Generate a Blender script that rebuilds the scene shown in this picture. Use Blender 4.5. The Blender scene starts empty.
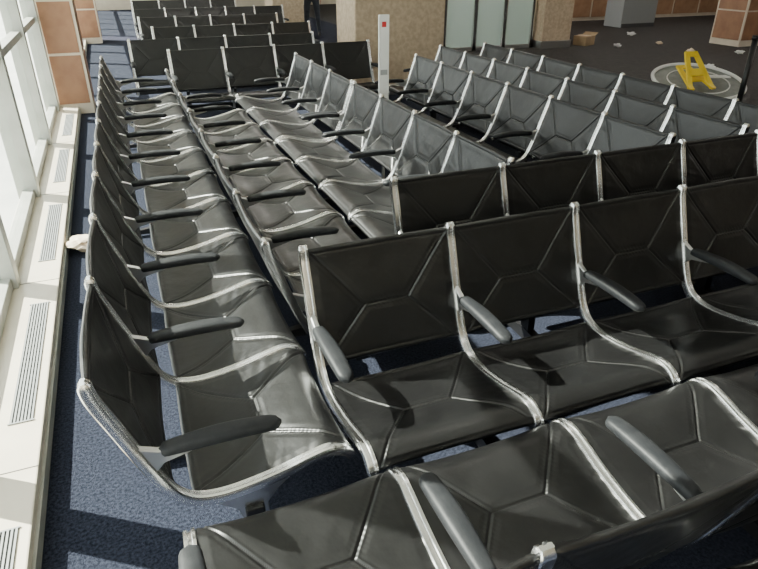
import bpy, bmesh, math, random
from mathutils import Vector, Matrix, noise
random.seed(4)
sc = bpy.context.scene
S = 0.61

# ---------------------------------------------------------------- materials
def mat(name, col, rough=0.5, metal=0.0, spec=0.5):
    m = bpy.data.materials.new(name); m.use_nodes = True
    b = m.node_tree.nodes['Principled BSDF']
    b.inputs['Base Color'].default_value = (*col, 1)
    b.inputs['Roughness'].default_value = rough
    b.inputs['Metallic'].default_value = metal
    b.inputs['Specular IOR Level'].default_value = spec
    return m

def noisy(name, c1, c2, scale, rough=0.6, bump=0.0, metal=0.0, spec=0.5, bscale=None, detail=4, bdist=.01):
    m = mat(name, c1, rough, metal, spec); nt = m.node_tree; b = nt.nodes['Principled BSDF']
    tc = nt.nodes.new('ShaderNodeTexCoord')
    n = nt.nodes.new('ShaderNodeTexNoise'); n.inputs['Scale'].default_value = scale; n.inputs['Detail'].default_value = detail
    nt.links.new(tc.outputs['Object'], n.inputs['Vector'])
    r = nt.nodes.new('ShaderNodeValToRGB')
    r.color_ramp.elements[0].position = .35; r.color_ramp.elements[1].position = .65
    r.color_ramp.elements[0].color = (*c1, 1); r.color_ramp.elements[1].color = (*c2, 1)
    nt.links.new(n.outputs['Fac'], r.inputs['Fac']); nt.links.new(r.outputs['Color'], b.inputs['Base Color'])
    if bump:
        n2 = nt.nodes.new('ShaderNodeTexNoise'); n2.inputs['Scale'].default_value = bscale or scale
        n2.inputs['Detail'].default_value = 3
        nt.links.new(tc.outputs['Object'], n2.inputs['Vector'])
        bp = nt.nodes.new('ShaderNodeBump'); bp.inputs['Strength'].default_value = bump; bp.inputs['Distance'].default_value = bdist
        nt.links.new(n2.outputs['Fac'], bp.inputs['Height']); nt.links.new(bp.outputs['Normal'], b.inputs['Normal'])
    return m

# black leather-like vinyl: instance-varied creases, slight clear coat
M_VINYL = noisy('black_vinyl', (.0035,.0035,.0037), (.006,.006,.0062), 9, rough=.36, bump=.24, bscale=15, spec=.45, detail=3)
nt = M_VINYL.node_tree; b = nt.nodes['Principled BSDF']
b.inputs['Coat Weight'].default_value = .08; b.inputs['Coat Roughness'].default_value = .18
oi = nt.nodes.new('ShaderNodeObjectInfo'); tc = [n for n in nt.nodes if n.type == 'TEX_COORD'][0]
vm = nt.nodes.new('ShaderNodeVectorMath'); vm.operation = 'MULTIPLY_ADD'
cmb = nt.nodes.new('ShaderNodeCombineXYZ'); nt.links.new(oi.outputs['Random'], cmb.inputs[0]); nt.links.new(oi.outputs['Random'], cmb.inputs[1])
vm.inputs[1].default_value = (17, 23, 9); nt.links.new(cmb.outputs[0], vm.inputs[0]); nt.links.new(tc.outputs['Object'], vm.inputs[2])
for n in nt.nodes:
    if n.type == 'TEX_NOISE': nt.links.new(vm.outputs[0], n.inputs['Vector'])

M_ALU = noisy('polished_aluminium', (.80,.80,.80), (.90,.90,.90), 20, rough=.20, metal=1.0)
M_ALUD = mat('cast_aluminium', (.6,.6,.6), .28, 1.0)
M_ARM = noisy('armrest_urethane', (.011,.012,.014), (.017,.018,.020), 30, rough=.52, bump=.06, bscale=200, spec=.25)
M_STEEL = mat('black_steel', (.008,.008,.009), .35, 0.0)
M_CARPET = noisy('blue_carpet', (.009,.011,.019), (.034,.039,.060), 90, rough=.95, bump=.8, bscale=260, spec=.1)
M_CARPET2 = noisy('brown_carpet', (.020,.018,.018), (.042,.038,.036), 14, rough=.75, bump=.6, bscale=200, spec=.3)
M_CURB = noisy('sill_laminate', (.62,.55,.44), (.68,.61,.49), 6, rough=.35)
M_FRAME = noisy('window_frame_paint', (.36,.37,.33), (.44,.44,.40), 5, rough=.4)
M_PLASTER = noisy('plaster', (.58,.50,.40), (.64,.56,.45), 4, rough=.8)
M_TAN = noisy('tan_stone', (.42,.32,.22), (.54,.42,.30), 18, rough=.7, bump=.2, bscale=60)
M_TILE = noisy('terracotta_tile', (.25,.12,.065), (.32,.165,.09), 5, rough=.5)
M_WOOD = noisy('brown_panel', (.30,.16,.09), (.38,.22,.13), 4, rough=.5)
M_CEIL = mat('ceiling_white', (.8,.79,.76), .9)
M_WHITE = mat('white_plastic', (.75,.75,.73), .4)
M_GREY = mat('grey_laminate', (.30,.31,.31), .5)
M_DARK = mat('vent_dark', (.06,.06,.06), .7)
M_YEL = mat('yellow_plastic', (.92,.66,.02), .4)
M_CARD = noisy('cardboard', (.30,.21,.12), (.38,.27,.16), 8, rough=.9)
M_PAPER = mat('paper', (.75,.62,.48), .9)
M_CONC = noisy('apron_concrete', (.42,.42,.40), (.52,.52,.49), .5, rough=.9)
M_SKIN = mat('skin', (.50,.28,.20), .5)
M_HAIR = mat('hair', (.03,.02,.015), .7)
M_PANT = noisy('denim_trousers', (.04,.045,.06), (.06,.07,.095), 20, rough=.9)
M_SHIRT = noisy('red_shirt', (.50,.03,.02), (.60,.05,.03), 20, rough=.9)
M_SIGNRED = mat('sign_red', (.5,.03,.03), .5)
M_SHOE = mat('shoe', (.02,.02,.02), .5)

def glassmat(name, tint, fac):
    m = bpy.data.materials.new(name); m.use_nodes = True; nt = m.node_tree; nt.nodes.clear()
    o = nt.nodes.new('ShaderNodeOutputMaterial'); t = nt.nodes.new('ShaderNodeBsdfTransparent')
    g = nt.nodes.new('ShaderNodeBsdfGlossy'); mx = nt.nodes.new('ShaderNodeMixShader')
    t.inputs[0].default_value = (*tint, 1); g.inputs['Roughness'].default_value = .03
    mx.inputs[0].default_value = fac
    nt.links.new(t.outputs[0], mx.inputs[1]); nt.links.new(g.outputs[0], mx.inputs[2]); nt.links.new(mx.outputs[0], o.inputs[0])
    return m
M_GLASS = glassmat('window_glass', (.93,.97,.94), .05)
M_FROST = mat('frosted_glass', (.66,.82,.76), .15)
M_TRAY = noisy('grey_green_tray', (.13,.14,.125), (.20,.21,.19), 9, rough=.45)

def emis(name, col, st):
    m = bpy.data.materials.new(name); m.use_nodes = True
    b = m.node_tree.nodes['Principled BSDF']
    b.inputs['Emission Color'].default_value = (*col, 1); b.inputs['Emission Strength'].default_value = st
    return m
M_FILL = emis('fill_panel_glow', (1, .93, .82), 2.5)  # weak glow for the overhead panels added as interior fill
M_FILL_FAR = emis('fill_panel_glow_far', (1, .95, .87), 18)  # stronger added fill, lifts the far columns and glass partition

# ---------------------------------------------------------------- helpers
def link(o, parent=None):
    sc.collection.objects.link(o)
    if parent: o.parent = parent
    return o
def empty(name, loc=(0,0,0), rz=0):
    e = bpy.data.objects.new(name, None); e.location = loc; e.rotation_euler = (0,0,rz); e.empty_display_size = .1
    sc.collection.objects.link(e); return e
def obj(name, me, parent=None, loc=(0,0,0), rot=(0,0,0)):
    o = bpy.data.objects.new(name, me); o.location = loc; o.rotation_euler = rot
    return link(o, parent)
def boxmesh(name, x0,x1,y0,y1,z0,z1, m, bevel=0):
    bm = bmesh.new()
    bmesh.ops.create_cube(bm, size=1)
    for v in bm.verts:
        v.co = Vector(((x0+x1)/2+v.co.x*(x1-x0), (y0+y1)/2+v.co.y*(y1-y0), (z0+z1)/2+v.co.z*(z1-z0)))
    if bevel:
        bmesh.ops.bevel(bm, geom=bm.edges[:], offset=bevel, segments=2, affect='EDGES', profile=.5)
    me = bpy.data.meshes.new(name); bm.to_mesh(me); bm.free(); me.materials.append(m); return me
def box(name, x0,x1,y0,y1,z0,z1, m, parent=None, bevel=0):
    cx, cy = (x0+x1)/2, (y0+y1)/2
    return obj(name, boxmesh(name, x0-cx,x1-cx,y0-cy,y1-cy,0,z1-z0, m, bevel), parent, (cx,cy,z0))
def cyl(name, r, h, m, parent=None, loc=(0,0,0), rot=(0,0,0), r2=None, seg=24, bevel=0):
    bm = bmesh.new(); bmesh.ops.create_cone(bm, cap_ends=True, segments=seg, radius1=r, radius2=r if r2 is None else r2, depth=h)
    for f in bm.faces: f.smooth = len(f.verts) == 4
    me = bpy.data.meshes.new(name); bm.to_mesh(me); bm.free(); me.materials.append(m)
    return obj(name, me, parent, loc, rot)
def rod(name, a, b, r, m, parent):
    a = Vector(a); b = Vector(b); d = b-a
    return cyl(name, r, d.length, m, parent, (a+b)/2, d.to_track_quat('Z','Y').to_euler(), seg=12)

def catmull(pts, n=8):
    P = [Vector(p) for p in pts]; P = [2*P[0]-P[1]] + P + [2*P[-1]-P[-2]]
    out = []
    for i in range(1, len(P)-2):
        for k in range(n):
            t = k/n
            out.append(.5*((2*P[i])+(-P[i-1]+P[i+1])*t+(2*P[i-1]-5*P[i]+4*P[i+1]-P[i+2])*t*t+(-P[i-1]+3*P[i]-3*P[i+1]+P[i+2])*t**3))
    out.append(P[-2]); return out
def resample(pts, n):
    L = [0]
    for a, b in zip(pts, pts[1:]): L.append(L[-1]+(b-a).length)
    out = []; j = 0
    for i in range(n+1):
        s = L[-1]*i/n
        while j < len(L)-2 and L[j+1] < s: j += 1
        t = (s-L[j])/max(1e-9, L[j+1]-L[j]); out.append(pts[j].lerp(pts[j+1], min(1, t)))
    return out, L[-1]

PROFILE = [(.0,.862),(.010,.80),(.045,.70),(.088,.58),(.128,.48),(.165,.412),(.215,.372),(.29,.358),
           (.38,.366),(.48,.386),(.57,.412),(.635,.424),(.685,.408),(.712,.370)]
PC = catmull(PROFILE, 10)
def normals(pts):
    out = []
    for i in range(len(pts)):
        a = pts[max(0, i-1)]; b = pts[min(len(pts)-1, i+1)]
        t = (b-a).normalized(); out.append(Vector((-t.y, t.x)))
    return out

# ---------------------------------------------------------------- rib
def make_rib():
    pts, L = resample(PC, 90); nr = normals(pts)
    sec = [(-.018,-.013),(-.015,-.017),(.015,-.017),(.018,-.013),(.018,.012),(.015,.0165),(.0065,.017),(.0045,.011),(-.0045,.011),(-.0065,.017),(-.015,.0165),(-.018,.012)]
    bm = bmesh.new(); rings = []
    N = len(pts)
    for i, (p, n) in enumerate(zip(pts, nr)):
        d = min(i, N-1-i)*L/90
        k = 1 if d > .018 else max(.35, math.sqrt(max(0, 1-((.018-d)/.018)**2)))
        rings.append([bm.verts.new((x*(.75+.25*k), p.x+n.x*nn*k, p.y+n.y*nn*k)) for x, nn in sec])
    m = len(sec)
    for a, b in zip(rings, rings[1:]):
        for j in range(m):
            f = bm.faces.new((a[j], a[(j+1) % m], b[(j+1) % m], b[j])); f.smooth = True
    bm.faces.new(rings[0][::-1]); bm.faces.new(rings[-1])
    bmesh.ops.recalc_face_normals(bm, faces=bm.faces)
    for e in bm.edges:
        if len(e.link_faces) == 2 and e.calc_face_angle(0) > .6: e.smooth = False
    me = bpy.data.meshes.new('rib'); bm.to_mesh(me); bm.free(); me.materials.append(M_ALU); return me
ME_RIB = make_rib()

# ---------------------------------------------------------------- pads
def segd(p, a, b):
    ab = b-a; t = max(0, min(1, (p-a).dot(ab)/ab.length_squared)); return (p-(a+ab*t)).length
def make_pad(name, s0, s1, nu=150, nv=120, top=.010, center=.5):
    full, L = resample(PC, 400)
    sub = full[int(400*s0):int(400*s1)+1]
    pts, LL = resample(sub, nv); nr = normals(pts)
    w = (S-.032)/2
    A = Vector
    p1, p2 = A((-.32*w, center*LL)), A((.32*w, center*LL))
    segs = [(A((-w,0)),p1),(A((-w,LL)),p1),(p1,p2),(p2,A((w,0))),(p2,A((w,LL)))]
    bm = bmesh.new(); T = []; B = []
    for j in range(nv+1):
        rt = []; rb = []
        for i in range(nu+1):
            x = -w+2*w*i/nu; s = LL*j/nv; q = A((x, s))
            de = min(s, LL-s); dx = w-abs(x)
            ef = min(1, math.sqrt(max(0, 1-(1-min(1, de/.012))**2))+.05)
            g = min(segd(q, a, b) for a, b in segs)
            gg = math.exp(-(g/.0030)**2); rg = math.exp(-((g-.0075)/.0035)**2)
            gin = abs(de-.020)
            ge = math.exp(-(gin/.003)**2)
            puff = .0040*min(1, g/.03)*min(1, de/.04)*min(1, dx/.03)
            wr = .0014*noise.noise(A((x*11, s*11, s0*9)))+.0038*noise.noise(A((x*4, s*5, s0*5)))
            wr += .0006*math.exp(-(g/.02)**2)*math.sin((x*1.3+s)*260)
            wr += .0036*math.exp(-dx/.06)*noise.noise(A((3.0+x*2, s*34+x*12, 7*s0+math.copysign(1,x))))
            off = (top+puff-.0048*gg+.0018*rg-.003*ge+wr)*ef
            sag = -.012*(1-(x/w)**2)
            n = nr[j]; p = pts[j]
            o1 = off+sag; o2 = -off*.8+sag
            rt.append(bm.verts.new((x, p.x+n.x*o1, p.y+n.y*o1)))
            rb.append(bm.verts.new((x, p.x+n.x*o2, p.y+n.y*o2)))
        T.append(rt); B.append(rb)
    for j in range(nv):
        for i in range(nu):
            bm.faces.new((T[j][i],T[j][i+1],T[j+1][i+1],T[j+1][i])); bm.faces.new((B[j][i],B[j+1][i],B[j+1][i+1],B[j][i+1]))
    for j in range(nv):
        bm.faces.new((T[j][0],T[j+1][0],B[j+1][0],B[j][0])); bm.faces.new((T[j][nu],B[j][nu],B[j+1][nu],T[j+1][nu]))
    for i in range(nu):
        bm.faces.new((T[0][i],B[0][i],B[0][i+1],T[0][i+1])); bm.faces.new((T[nv][i],T[nv][i+1],B[nv][i+1],B[nv][i]))
    bmesh.ops.recalc_face_normals(bm, faces=bm.faces)
    for f in bm.faces: f.smooth = True
    me = bpy.data.meshes.new(name); bm.to_mesh(me); bm.free(); me.materials.append(M_VINYL); return me
ME_BACK = make_pad('back_pad', .015, .435, center=.55)
ME_SEAT = make_pad('seat_pad', .500, .985, center=.5)

# ---------------------------------------------------------------- armrest
def make_arm():
    bm = bmesh.new(); rings = []
    y0, y1 = .14, .49; n = 26; m = 16
    for i in range(n+1):
        t = i/n; y = y0+(y1-y0)*t
        e = min(1, math.sqrt(max(0, 1-(1-min(1, (1-t)/.09))**2)))
        e2 = min(1, math.sqrt(max(0, 1-(1-min(1, t/.06))**2)))
        k = max(.05, min(e, e2)); w = (.023+.007*math.sin(math.pi*min(1, t*1.0))+.003*t)*k; h = (.016+.004*math.sin(math.pi*t))*(.4+.6*k)
        z = .585+.012*math.sin(t*math.pi*.9)-.004*t
        ring = []
        for j in range(m):
            a = 2*math.pi*j/m; c, s = math.cos(a), math.sin(a)
            ring.append(bm.verts.new((w*math.copysign(abs(c)**.7, c), y, z+h*math.copysign(abs(s)**.7, s))))
        rings.append(ring)
    for a, b in zip(rings, rings[1:]):
        for j in range(m): bm.faces.new((a[j], a[(j+1)%m], b[(j+1)%m], b[j]))
    bm.faces.new(rings[0]); bm.faces.new(rings[-1][::-1])
    bmesh.ops.recalc_face_normals(bm, faces=bm.faces)
    for f in bm.faces: f.smooth = True
    me = bpy.data.meshes.new('armrest'); bm.to_mesh(me); bm.free(); me.materials.append(M_ARM); return me
ME_ARM = make_arm()
def plate(name, poly, hw, m, bev=.003):
    bm = bmesh.new()
    a = [bm.verts.new((-hw, y, z)) for y, z in poly]; b = [bm.verts.new((hw, y, z)) for y, z in poly]
    n = len(poly); bm.faces.new(a); bm.faces.new(b[::-1])
    for i in range(n): bm.faces.new((a[i], b[i], b[(i+1)%n], a[(i+1)%n]))
    bmesh.ops.recalc_face_normals(bm, faces=bm.faces)
    if bev: bmesh.ops.bevel(bm, geom=bm.edges[:], offset=bev, segments=1, affect='EDGES')
    me = bpy.data.meshes.new(name); bm.to_mesh(me); bm.free(); me.materials.append(m); return me
ME_ARMBR = plate('armrest_bracket', [(.085,.615),(.10,.55),(.118,.51),(.15,.545),(.26,.572),(.26,.585),(.14,.592)], .011, M_ALUD)
ME_BRACK = plate('rib_bracket', [(.225,.356),(.30,.345),(.40,.356),(.52,.385),(.46,.335),(.425,.29),(.425,.235),(.345,.235),(.33,.29),(.28,.33)], .012, M_ALUD)
def make_leg():
    bm = bmesh.new()
    def bx(x0,x1,y0,y1,z0,z1):
        r = bmesh.ops.create_cube(bm, size=1)
        for v in r['verts']: v.co = Vector(((x0+x1)/2+v.co.x*(x1-x0),(y0+y1)/2+v.co.y*(y1-y0),(z0+z1)/2+v.co.z*(z1-z0)))
        return r['verts']
    bx(-.02,.02,.345,.415,.06,.245)
    for sgn in (-1, 1):
        vs = bx(-.024,.024,.38,.38+.30,.02,.085)
        for v in vs:
            if v.co.y > .5: v.co.z = .02+(v.co.z-.02)*.4; v.co.x *= .7
            if sgn < 0: v.co.y = .76-v.co.y
        r = bmesh.ops.create_cone(bm, cap_ends=True, segments=12, radius1=.022, radius2=.018, depth=.022)
        for v in r['verts']: v.co += Vector((0, .38+sgn*.275, .011))
    bmesh.ops.recalc_face_normals(bm, faces=bm.faces)
    me = bpy.data.meshes.new('leg'); bm.to_mesh(me); bm.free(); me.materials.append(M_STEEL); return me
ME_LEG = make_leg()

def row(facing, a, b, n, turn=0):
    if facing == '-y': loc, rz = (b+n*S, a, 0), math.pi
    if facing == '+y': loc, rz = (b, a, 0), 0
    if facing == '+x':
        L = n*S; t = math.radians(turn)
        loc, rz = (a+L*math.sin(t), b+L*math.cos(t), 0), -math.pi/2-t
    if facing == '-x': loc, rz = (a, b, 0), math.pi/2-math.radians(turn)
    e = empty('tandem_airport_seating', loc, rz)
    for i in range(n+1):
        obj('rib', ME_RIB, e, (i*S,0,0)); obj('armrest', ME_ARM, e, (i*S,0,0))
        obj('armrest_bracket', ME_ARMBR, e, (i*S,0,0)); obj('rib_bracket', ME_BRACK, e, (i*S,0,0))
    for i in range(n):
        obj('back_pad', ME_BACK, e, ((i+.5)*S,0,0)); obj('seat_pad', ME_SEAT, e, ((i+.5)*S,0,0))
    obj('beam', boxmesh('beam', -.03, n*S+.03, .35, .41, .235, .295, M_STEEL, .006), e)
    for l in sorted({1, n//2, n-1}): obj('leg', ME_LEG, e, (l*S, 0, 0))
    return e

row('+x', -.22, 1.45, 10, .8)
row('+x', .40, 2.15, 7, .4)
row('-x', 1.86, 2.72, 4)
row('-x', 1.86, 5.22, 3)
row('-y', 2.04, .52, 6)
row('+y', .60, -.04, 6)
row('+y', -.04, 1.19, 4)
row('-y', 2.66, 1.15, 6)
row('-x', 3.05, 2.80, 6)
row('-x', 3.66, 2.80, 7)
row('-x', 4.27, 2.80, 7)
row('-y', 7.85, .58, 4)
row('-y', 9.05, .20, 4)
row('-y', 10.6, .60, 4)
row('-y', 12.4, .50, 4)
row('-y', 14.4, .50, 5)
row('-y', 17.2, .6, 4)

# ---------------------------------------------------------------- room shell
XW = -.78
box('floor', XW, 6.2, -3, 27, -.1, 0, M_CARPET)
box('floor_corridor', 6.2, 24, -3, 27, -.1, 0, M_CARPET2)
box('exterior_ground', -80, XW-.3, -40, 90, -3.2, -3, M_CONC)
box('ceiling', XW-.3, 24, -3, 27, 3.7, 3.8, M_CEIL)
box('wall_rear', XW, 24, -3.15, -3, 0, 3.7, M_PLASTER)
box('wall_right', 24, 24.15, -3, 27, 0, 3.7, M_PLASTER)
box('wall_far', XW, 24, 27, 27.15, 0, 3.7, M_PLASTER)
box('wall_left', XW-.12, XW, -3, 27, 3.3, 3.7, M_PLASTER)
box('trim_sill', XW-.12, -.54, -3, 27, 0, .10, M_CURB, bevel=.006)
box('baseboard_left', -.54, -.528, -3, 27, 0, .06, M_FRAME)
pill = [(8.95, 9.6), (16.6, 17.3)]
ys = [-2.87+1.66*i for i in range(18)]
for i, y in enumerate(ys):
    if any(p0-.1 < y < p1+.1 for p0, p1 in pill): continue
    w = empty('window_%d' % (i+1), (XW, y, .10))
    obj('mullion', boxmesh('mullion', -.12,.03,-.05,.05,0,3.2, M_FRAME, .004), w)
    obj('jamb', boxmesh('jamb', -.08,-.03,.05,.09,0,3.2, M_ALUD), w)
    obj('bottom_rail', boxmesh('bottom_rail', -.08,.0,.05,1.61,0,.07, M_FRAME, .003), w)
    obj('transom', boxmesh('transom', -.08,.0,.05,1.61,1.02,1.08, M_FRAME, .003), w)
    obj('transom', boxmesh('transom', -.08,.0,.05,1.61,2.2,2.26, M_FRAME, .003), w)
    obj('glass', boxmesh('glass', -.05,-.044,.05,1.61,.07,3.2, M_GLASS), w)
    if 8 < y+.83 < 10.2: continue
    g = empty('trim_vent_grille' , (-.625, y+.83, .10))
    obj('recess', boxmesh('recess', -.045,.045,-.53,.53,0,.0015, M_DARK), g)
    for k in range(7): obj('slat', boxmesh('slat', -.042+k*.0132,-.0355+k*.0132,-.53,.53,0,.006, M_GREY), g)
    obj('edge', boxmesh('edge', -.05,.05,.53,.536,0,.006, M_GREY), g); obj('edge', boxmesh('edge', -.05,.05,-.536,-.53,0,.006, M_GREY), g)
    box('trim_joint', -.78, -.541, y-.002, y+.002, .1, .1015, M_DARK)

def tiled_pillar(x0,x1,y0,y1,name='tiled_pillar'):
    p = empty(name, ((x0+x1)/2,(y0+y1)/2,0)); hx, hy = (x1-x0)/2, (y1-y0)/2
    obj('core', boxmesh('core', -hx,hx,-hy,hy,0,3.69, M_PLASTER), p)
    z = .13
    while z < 3.0:
        obj('tile', boxmesh('tile', -hx+.03,hx-.03,-hy-.008,-hy,z,z+.58, M_TILE, .003), p)
        obj('tile', boxmesh('tile', hx,hx+.008,-hy+.10,hy-.04,z,z+.58, M_TILE, .003), p)
        obj('tile', boxmesh('tile', -hx-.008,-hx,-hy+.04,hy-.04,z,z+.58, M_TILE, .003), p)
        z += .61
    return p
for p0, p1 in pill: tiled_pillar(XW, -.36 if p0 < 10 else -.2, p0, p1)

def column(x0,x1,y0,y1,m=M_TAN):
    c = empty('stone_column', ((x0+x1)/2,(y0+y1)/2,0)); hx, hy = (x1-x0)/2, (y1-y0)/2
    obj('shaft', boxmesh('shaft', -hx,hx,-hy,hy,0,3.69, m, .02), c)
    obj('plinth', boxmesh('plinth', -hx-.02,hx+.02,-hy-.02,hy+.02,0,.15, M_ALUD, .005), c)
    return c
column(3.12,4.50,8.6,9.4)
column(3.60,4.35,15.5,16.3)
column(8.65,9.4,12.0,12.7)
p = tiled_pillar(12.9,14.1,10.6,11.4)

g = empty('glass_door_partition', (5.7, 12.3, 0))
for k in range(5):
    x = k*.72
    cyl('post', .06, 3.69, M_ALU, g, (x,0,1.845))
    if k < 4:
        obj('pane', boxmesh('pane', x+.05,x+.67,-.006,.006,.05,2.9, M_FROST), g)
        obj('rail', boxmesh('rail', x+.03,x+.69,-.03,.03,0,.08, M_ALUD), g)
        obj('rail', boxmesh('rail', x+.03,x+.69,-.03,.03,2.9,3.0, M_ALUD), g)
w = box('wall_back', 9.5, 24, 17, 17.2, 0, 3.69, M_PLASTER)
for k in range(12):
    for j in range(3):
        box('trim_panel', 9.6+k*1.1, 10.62+k*1.1, 16.97, 17, .1+j*.9, .93+j*.9, M_WOOD)
c = empty('service_counter', (13.9,15.2,0))
obj('body', boxmesh('body', -.6,.6,-.35,.35,0,1.0, M_GREY, .01), c)
obj('top', boxmesh('top', -.7,.7,-.42,.42,1.0,1.05, M_WHITE, .01), c)
obj('kick', boxmesh('kick', -.58,.58,-.37,-.35,0,.1, M_DARK), c)

s = empty('sign_stand', (2.00,4.85,0))
cyl('base', .13, .02, M_ALUD, s, (0,0,.01)); cyl('pole', .013, .75, M_ALUD, s, (0,0,.39))
obj('panel', boxmesh('panel', -.045,.045,-.008,.008,.72,1.40, M_WHITE, .004), s)
obj('label', boxmesh('label', -.018,.018,-.0095,-.008,1.31,1.35, M_SIGNRED), s)
obj('label', boxmesh('label', -.03,.03,-.0095,-.008,.95,.99, M_GREY), s)

s = empty('stanchion', (6.74,5.34,0))
cyl('base', .17, .03, M_STEEL, s, (0,0,.015)); cyl('pole', .032, .95, M_STEEL, s, (0,0,.49)); cyl('cap', .04, .05, M_STEEL, s, (0,0,.985))

# low round cart (top slightly tipped) with a yellow folding floor sign on it
t = empty('round_utility_cart', (6.98,6.2,0), -math.radians(22))
TI = math.radians(13); ct, st_ = math.cos(TI), math.sin(TI); ZC = .36
def tp(x, y, z=0): return (x, y*ct - z*st_, ZC + y*st_ + z*ct)
def ring(R, r, z, m, name):
    bm = bmesh.new(); m_, n_ = 48, 10; vs = []
    for i in range(m_):
        a = 2*math.pi*i/m_
        vs.append([bm.verts.new(tp((R+r*math.cos(2*math.pi*j/n_))*math.cos(a), (R+r*math.cos(2*math.pi*j/n_))*math.sin(a), z+r*math.sin(2*math.pi*j/n_))) for j in range(n_)])
    for i in range(m_):
        for j in range(n_):
            f = bm.faces.new((vs[i][j], vs[(i+1)%m_][j], vs[(i+1)%m_][(j+1)%n_], vs[i][(j+1)%n_])); f.smooth = True
    me = bpy.data.meshes.new(name); bm.to_mesh(me); bm.free(); me.materials.append(m); obj(name, me, t)
ring(.56, .024, 0, M_WHITE, 'rim'); ring(.52, .012, -.09, M_ALU, 'lower_rim')
ring(.38, .008, .0, M_WHITE, 'hoop')
cyl('tray', .54, .012, M_TRAY, t, tp(0,0,-.012), (TI,0,0), seg=48)
for k in range(12):
    a = k*math.pi/6
    rod('strut', tp(.55*math.cos(a), .55*math.sin(a)), tp(.52*math.cos(a), .52*math.sin(a), -.09), .006, M_ALU, t)
for k in range(4):
    a = math.pi/4+k*math.pi/2; c, s_ = math.cos(a), math.sin(a); q = tp(.5*c, .5*s_, -.09)
    rod('leg', q, (.42*c,.42*s_,.05), .014, M_ALU, t); cyl('caster', .05, .03, M_STEEL, t, (.42*c,.42*s_,.05), (0,math.pi/2,0))
w = empty('wet_floor_sign', (6.80,6.04,.335), -math.radians(22))
def leaf(tilt, yaw, off, sc_=1.0):
    bm = bmesh.new()
    def bar(x0,z0,x1,z1,h=.065):
        d = Vector((x1-x0,0,z1-z0)); n = Vector((-d.z,0,d.x)).normalized()*h/2
        P = [Vector((x0,0,z0))-n, Vector((x1,0,z1))-n, Vector((x1,0,z1))+n, Vector((x0,0,z0))+n]
        f = [bm.verts.new((p_+Vector((0,-.012,0)))*sc_) for p_ in P]; g_ = [bm.verts.new((p_+Vector((0,.012,0)))*sc_) for p_ in P]
        bm.faces.new(f); bm.faces.new(g_[::-1])
        for i in range(4): bm.faces.new((f[i], g_[i], g_[(i+1)%4], f[(i+1)%4]))
    bar(-.16,0.02,-.06,.52); bar(.16,0.02,.06,.52); bar(-.09,.50,.09,.50); bar(-.12,.24,.12,.24,.10)
    bmesh.ops.recalc_face_normals(bm, faces=bm.faces)
    me = bpy.data.meshes.new('leaf'); bm.to_mesh(me); bm.free(); me.materials.append(M_YEL)
    obj('leaf', me, w, off, (tilt,0,yaw))
leaf(math.radians(-40), math.radians(14), (0,-.14,-.02)); leaf(math.radians(-66), math.radians(14), (.0,-.20,-.01))
obj('label', boxmesh('label', .16,.42,.02,.16,.095,.11, M_WHITE, .004), w)

def carton(x,y,sx,sy,sz,rz):
    c = empty('cardboard_box', (x,y,0), rz)
    obj('shell', boxmesh('shell', -sx,sx,-sy,sy,0,sz, M_CARD, .004), c)
    obj('tape', boxmesh('tape', -.025,.025,-sy-.001,sy+.001,sz-.0005,sz+.001, M_PAPER), c)
    bm = bmesh.new(); a = [bm.verts.new(p_) for p_ in ((sx,-sy,sz),(sx,sy,sz),(sx+.12,sy,sz+.05),(sx+.12,-sy,sz+.05))]
    bm.faces.new(a); me = bpy.data.meshes.new('flap'); bm.to_mesh(me); bm.free(); me.materials.append(M_CARD); obj('flap', me, c)
carton(9.95,12.2,.2,.16,.2,.4)

def crumple(loc, r, m=M_PAPER, name='crumpled_paper', flat=.45, seed=0):
    bm = bmesh.new(); bmesh.ops.create_icosphere(bm, subdivisions=3, radius=r)
    for v in bm.verts:
        k = 1+.9*noise.noise(v.co*(1.54/r)+Vector((seed,0,0))); v.co *= k; v.co.z *= flat
    mn = min(v.co.z for v in bm.verts)
    for v in bm.verts: v.co.z -= mn
    me = bpy.data.meshes.new(name); bm.to_mesh(me); bm.free(); me.materials.append(m)
    obj(name, me, None, loc)
crumple((-.43,4.4,0), .085)
for q, (x, y) in enumerate(((10.4,11.6),(12.2,13.2),(9.9,8.6),(11.6,11.6),(10.6,14.2),(11.3,10.4),(12.0,9.8))):
    crumple((x,y,0), .06+.04*random.random(), random.choice((M_WHITE, M_WHITE, M_PAPER)), seed=q*2.3)

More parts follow.
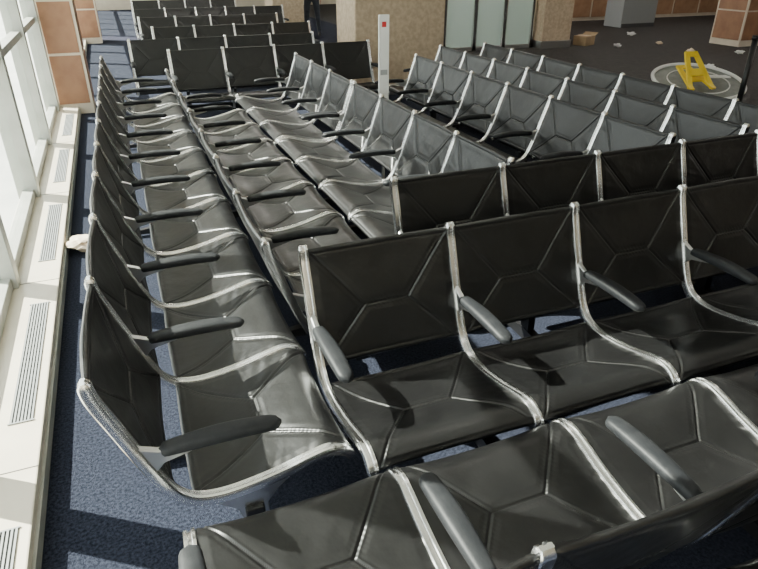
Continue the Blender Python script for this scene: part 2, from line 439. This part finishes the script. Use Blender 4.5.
# ---------------------------------------------------------------- person
def person(loc, rz):
    root = empty('standing_person', loc, rz)
    V = []; E = []; Rr = []
    def add(p, r, par=None):
        V.append(Vector(p)); Rr.append(r); i = len(V)-1
        if par is not None: E.append((par, i))
        return i
    pel = add((0,0,.95),(.15,.11))
    wa = add((0,0,1.10),(.135,.10),pel); ch = add((0,.0,1.28),(.165,.115),wa); nk = add((0,.0,1.43),(.11,.08),ch); n2 = add((0,.01,1.53),(.055,.055),nk); hd = add((0,.02,1.60),(.055,.06),n2)
    for s in (-1,1):
        hp = add((s*.10,0,.86),(.092,.10),pel); kn = add((s*.13,.02*s+.01,.48),(.060,.065),hp)
        cf = add((s*.145,.03*s-.02,.32),(.053,.06),kn); an = add((s*.155,.03*s-.02,.09),(.042,.045),cf)
        add((s*.16,.03*s+.03,.045),(.042,.038),an)
        ft = add((s*.175,.03*s+.17,.035),(.04,.028),len(V)-1)
        sh = add((s*.17,0,1.39),(.06,.06),nk); el = add((s*.245,-.03,1.12),(.042,.044),sh); wr = add((s*.235,.08,.89),(.028,.03),el)
        hn = add((s*.232,.105,.83),(.034,.018),wr)
    me = bpy.data.meshes.new('body_src'); me.from_pydata([tuple(v) for v in V], E, []); me.update()
    o = bpy.data.objects.new('body', me); link(o)
    md = o.modifiers.new('s','SKIN'); md.use_smooth_shade = True
    for i, r in enumerate(Rr): me.skin_vertices[0].data[i].radius = r
    me.skin_vertices[0].data[0].use_root = True
    sb = o.modifiers.new('d','SUBSURF'); sb.levels = 2; sb.render_levels = 2
    dg = bpy.context.evaluated_depsgraph_get()
    nm = bpy.data.meshes.new_from_object(o.evaluated_get(dg)); nm.name = 'body'
    bpy.data.objects.remove(o)
    nm.materials.clear()
    for m in (M_PANT, M_SHIRT, M_SKIN, M_SHOE): nm.materials.append(m)
    for p in nm.polygons:
        c = p.center; arm = abs(c.x) > .19
        p.material_index = 3 if c.z < .085 else (2 if (c.z > 1.475 or (arm and .78 < c.z < 1.0)) else (1 if c.z > .86 else 0)); p.use_smooth = True
    obj('body', nm, root)
    for s in (-1,1):
        for k, (dy, L) in enumerate(((-.024,.062),(-.008,.074),(.008,.07),(.024,.055))):
            a = Vector((s*.232,.105+dy*.9,.815)); b = a+Vector((0,.004,-L*.55)); c = b+Vector((-s*.012,.006,-L*.45))
            rod('finger', a, b, .0085, M_SKIN, root); rod('finger_tip', b, c, .0075, M_SKIN, root)
        a = Vector((s*.225,.135,.84)); rod('thumb', a, a+Vector((-s*.01,.03,-.035)), .0095, M_SKIN, root)
    bm = bmesh.new(); bmesh.ops.create_uvsphere(bm, u_segments=28, v_segments=20, radius=1)
    for v in bm.verts:
        z = v.co.z; t = .80+.20*min(1, (z+1)/1.0)
        v.co = Vector((v.co.x*.076*t, v.co.y*.095*t+.02, z*.118+1.675))
    for f in bm.faces: f.smooth = True
    me = bpy.data.meshes.new('head'); bm.to_mesh(me); bm.free(); me.materials.append(M_SKIN); obj('head', me, root)
    bm = bmesh.new(); bmesh.ops.create_uvsphere(bm, u_segments=28, v_segments=20, radius=1)
    bmesh.ops.delete(bm, geom=[v for v in bm.verts if v.co.z < (.25 if v.co.y > .1 else -.35)], context='VERTS')
    for v in bm.verts: v.co = Vector((v.co.x*.083, v.co.y*.102+.015, v.co.z*.122+1.68))
    for f in bm.faces: f.smooth = True
    me = bpy.data.meshes.new('hair'); bm.to_mesh(me); bm.free(); me.materials.append(M_HAIR); obj('hair', me, root)
    cyl('nose', .014, .035, M_SKIN, root, (0,.117,1.665), (math.radians(-20),0,0), r2=.006, seg=10)
    for s in (-1,1):
        cyl('eye', .010, .006, M_HAIR, root, (s*.03,.107,1.69), (math.pi/2,0,0), seg=12)
        cyl('ear', .024, .012, M_SKIN, root, (s*.077,.01,1.67), (0,math.pi/2,0), seg=14)
    obj('mouth', boxmesh('mouth', -.022,.022,.098,.104,1.618,1.625, M_SIGNRED), root)
person((4.75,16.2,0), math.radians(160))

# ---------------------------------------------------------------- light
wd = bpy.data.worlds.new('World'); sc.world = wd; wd.use_nodes = True
wd.node_tree.nodes['Background'].inputs[0].default_value = (.97,.98,1,1); wd.node_tree.nodes['Background'].inputs[1].default_value = 5.2
su = bpy.data.lights.new('sun', 'SUN'); su.energy = 38; su.angle = .009; su.color = (1,.955,.88)
so = bpy.data.objects.new('sun', su); link(so); so.location = (-5,5,8)
so.rotation_euler = Vector((.60,-.42,-.62)).to_track_quat('-Z','Y').to_euler()
for i, y in enumerate((-1,3,7,11,15,20)):
    for x in (2.5,6.5,11,16):
        far = y >= 11 or x > 8
        l = empty('fill_light_panel', (x,y,3.7))  # unseen overhead panel, added to fill the room with light
        obj('fill_back', boxmesh('fill_back', -.62,.62,-.32,.32,-.05,0, M_WHITE), l)
        obj('fill_face', boxmesh('fill_face', -.6,.6,-.3,.3,-.06,-.05, M_FILL_FAR if far else M_FILL), l)

# camera
cd = bpy.data.cameras.new('camera'); cam = bpy.data.objects.new('camera', cd); link(cam)
cd.sensor_width = 36; cd.lens = 36*620/758; cd.clip_end = 300
cam.location = (0,0,1.81)
th, psi = math.radians(28), math.radians(22)
d = Vector((math.sin(psi)*math.cos(th), math.cos(psi)*math.cos(th), -math.sin(th)))
cam.rotation_euler = d.to_track_quat('-Z','Y').to_euler()
sc.camera = cam
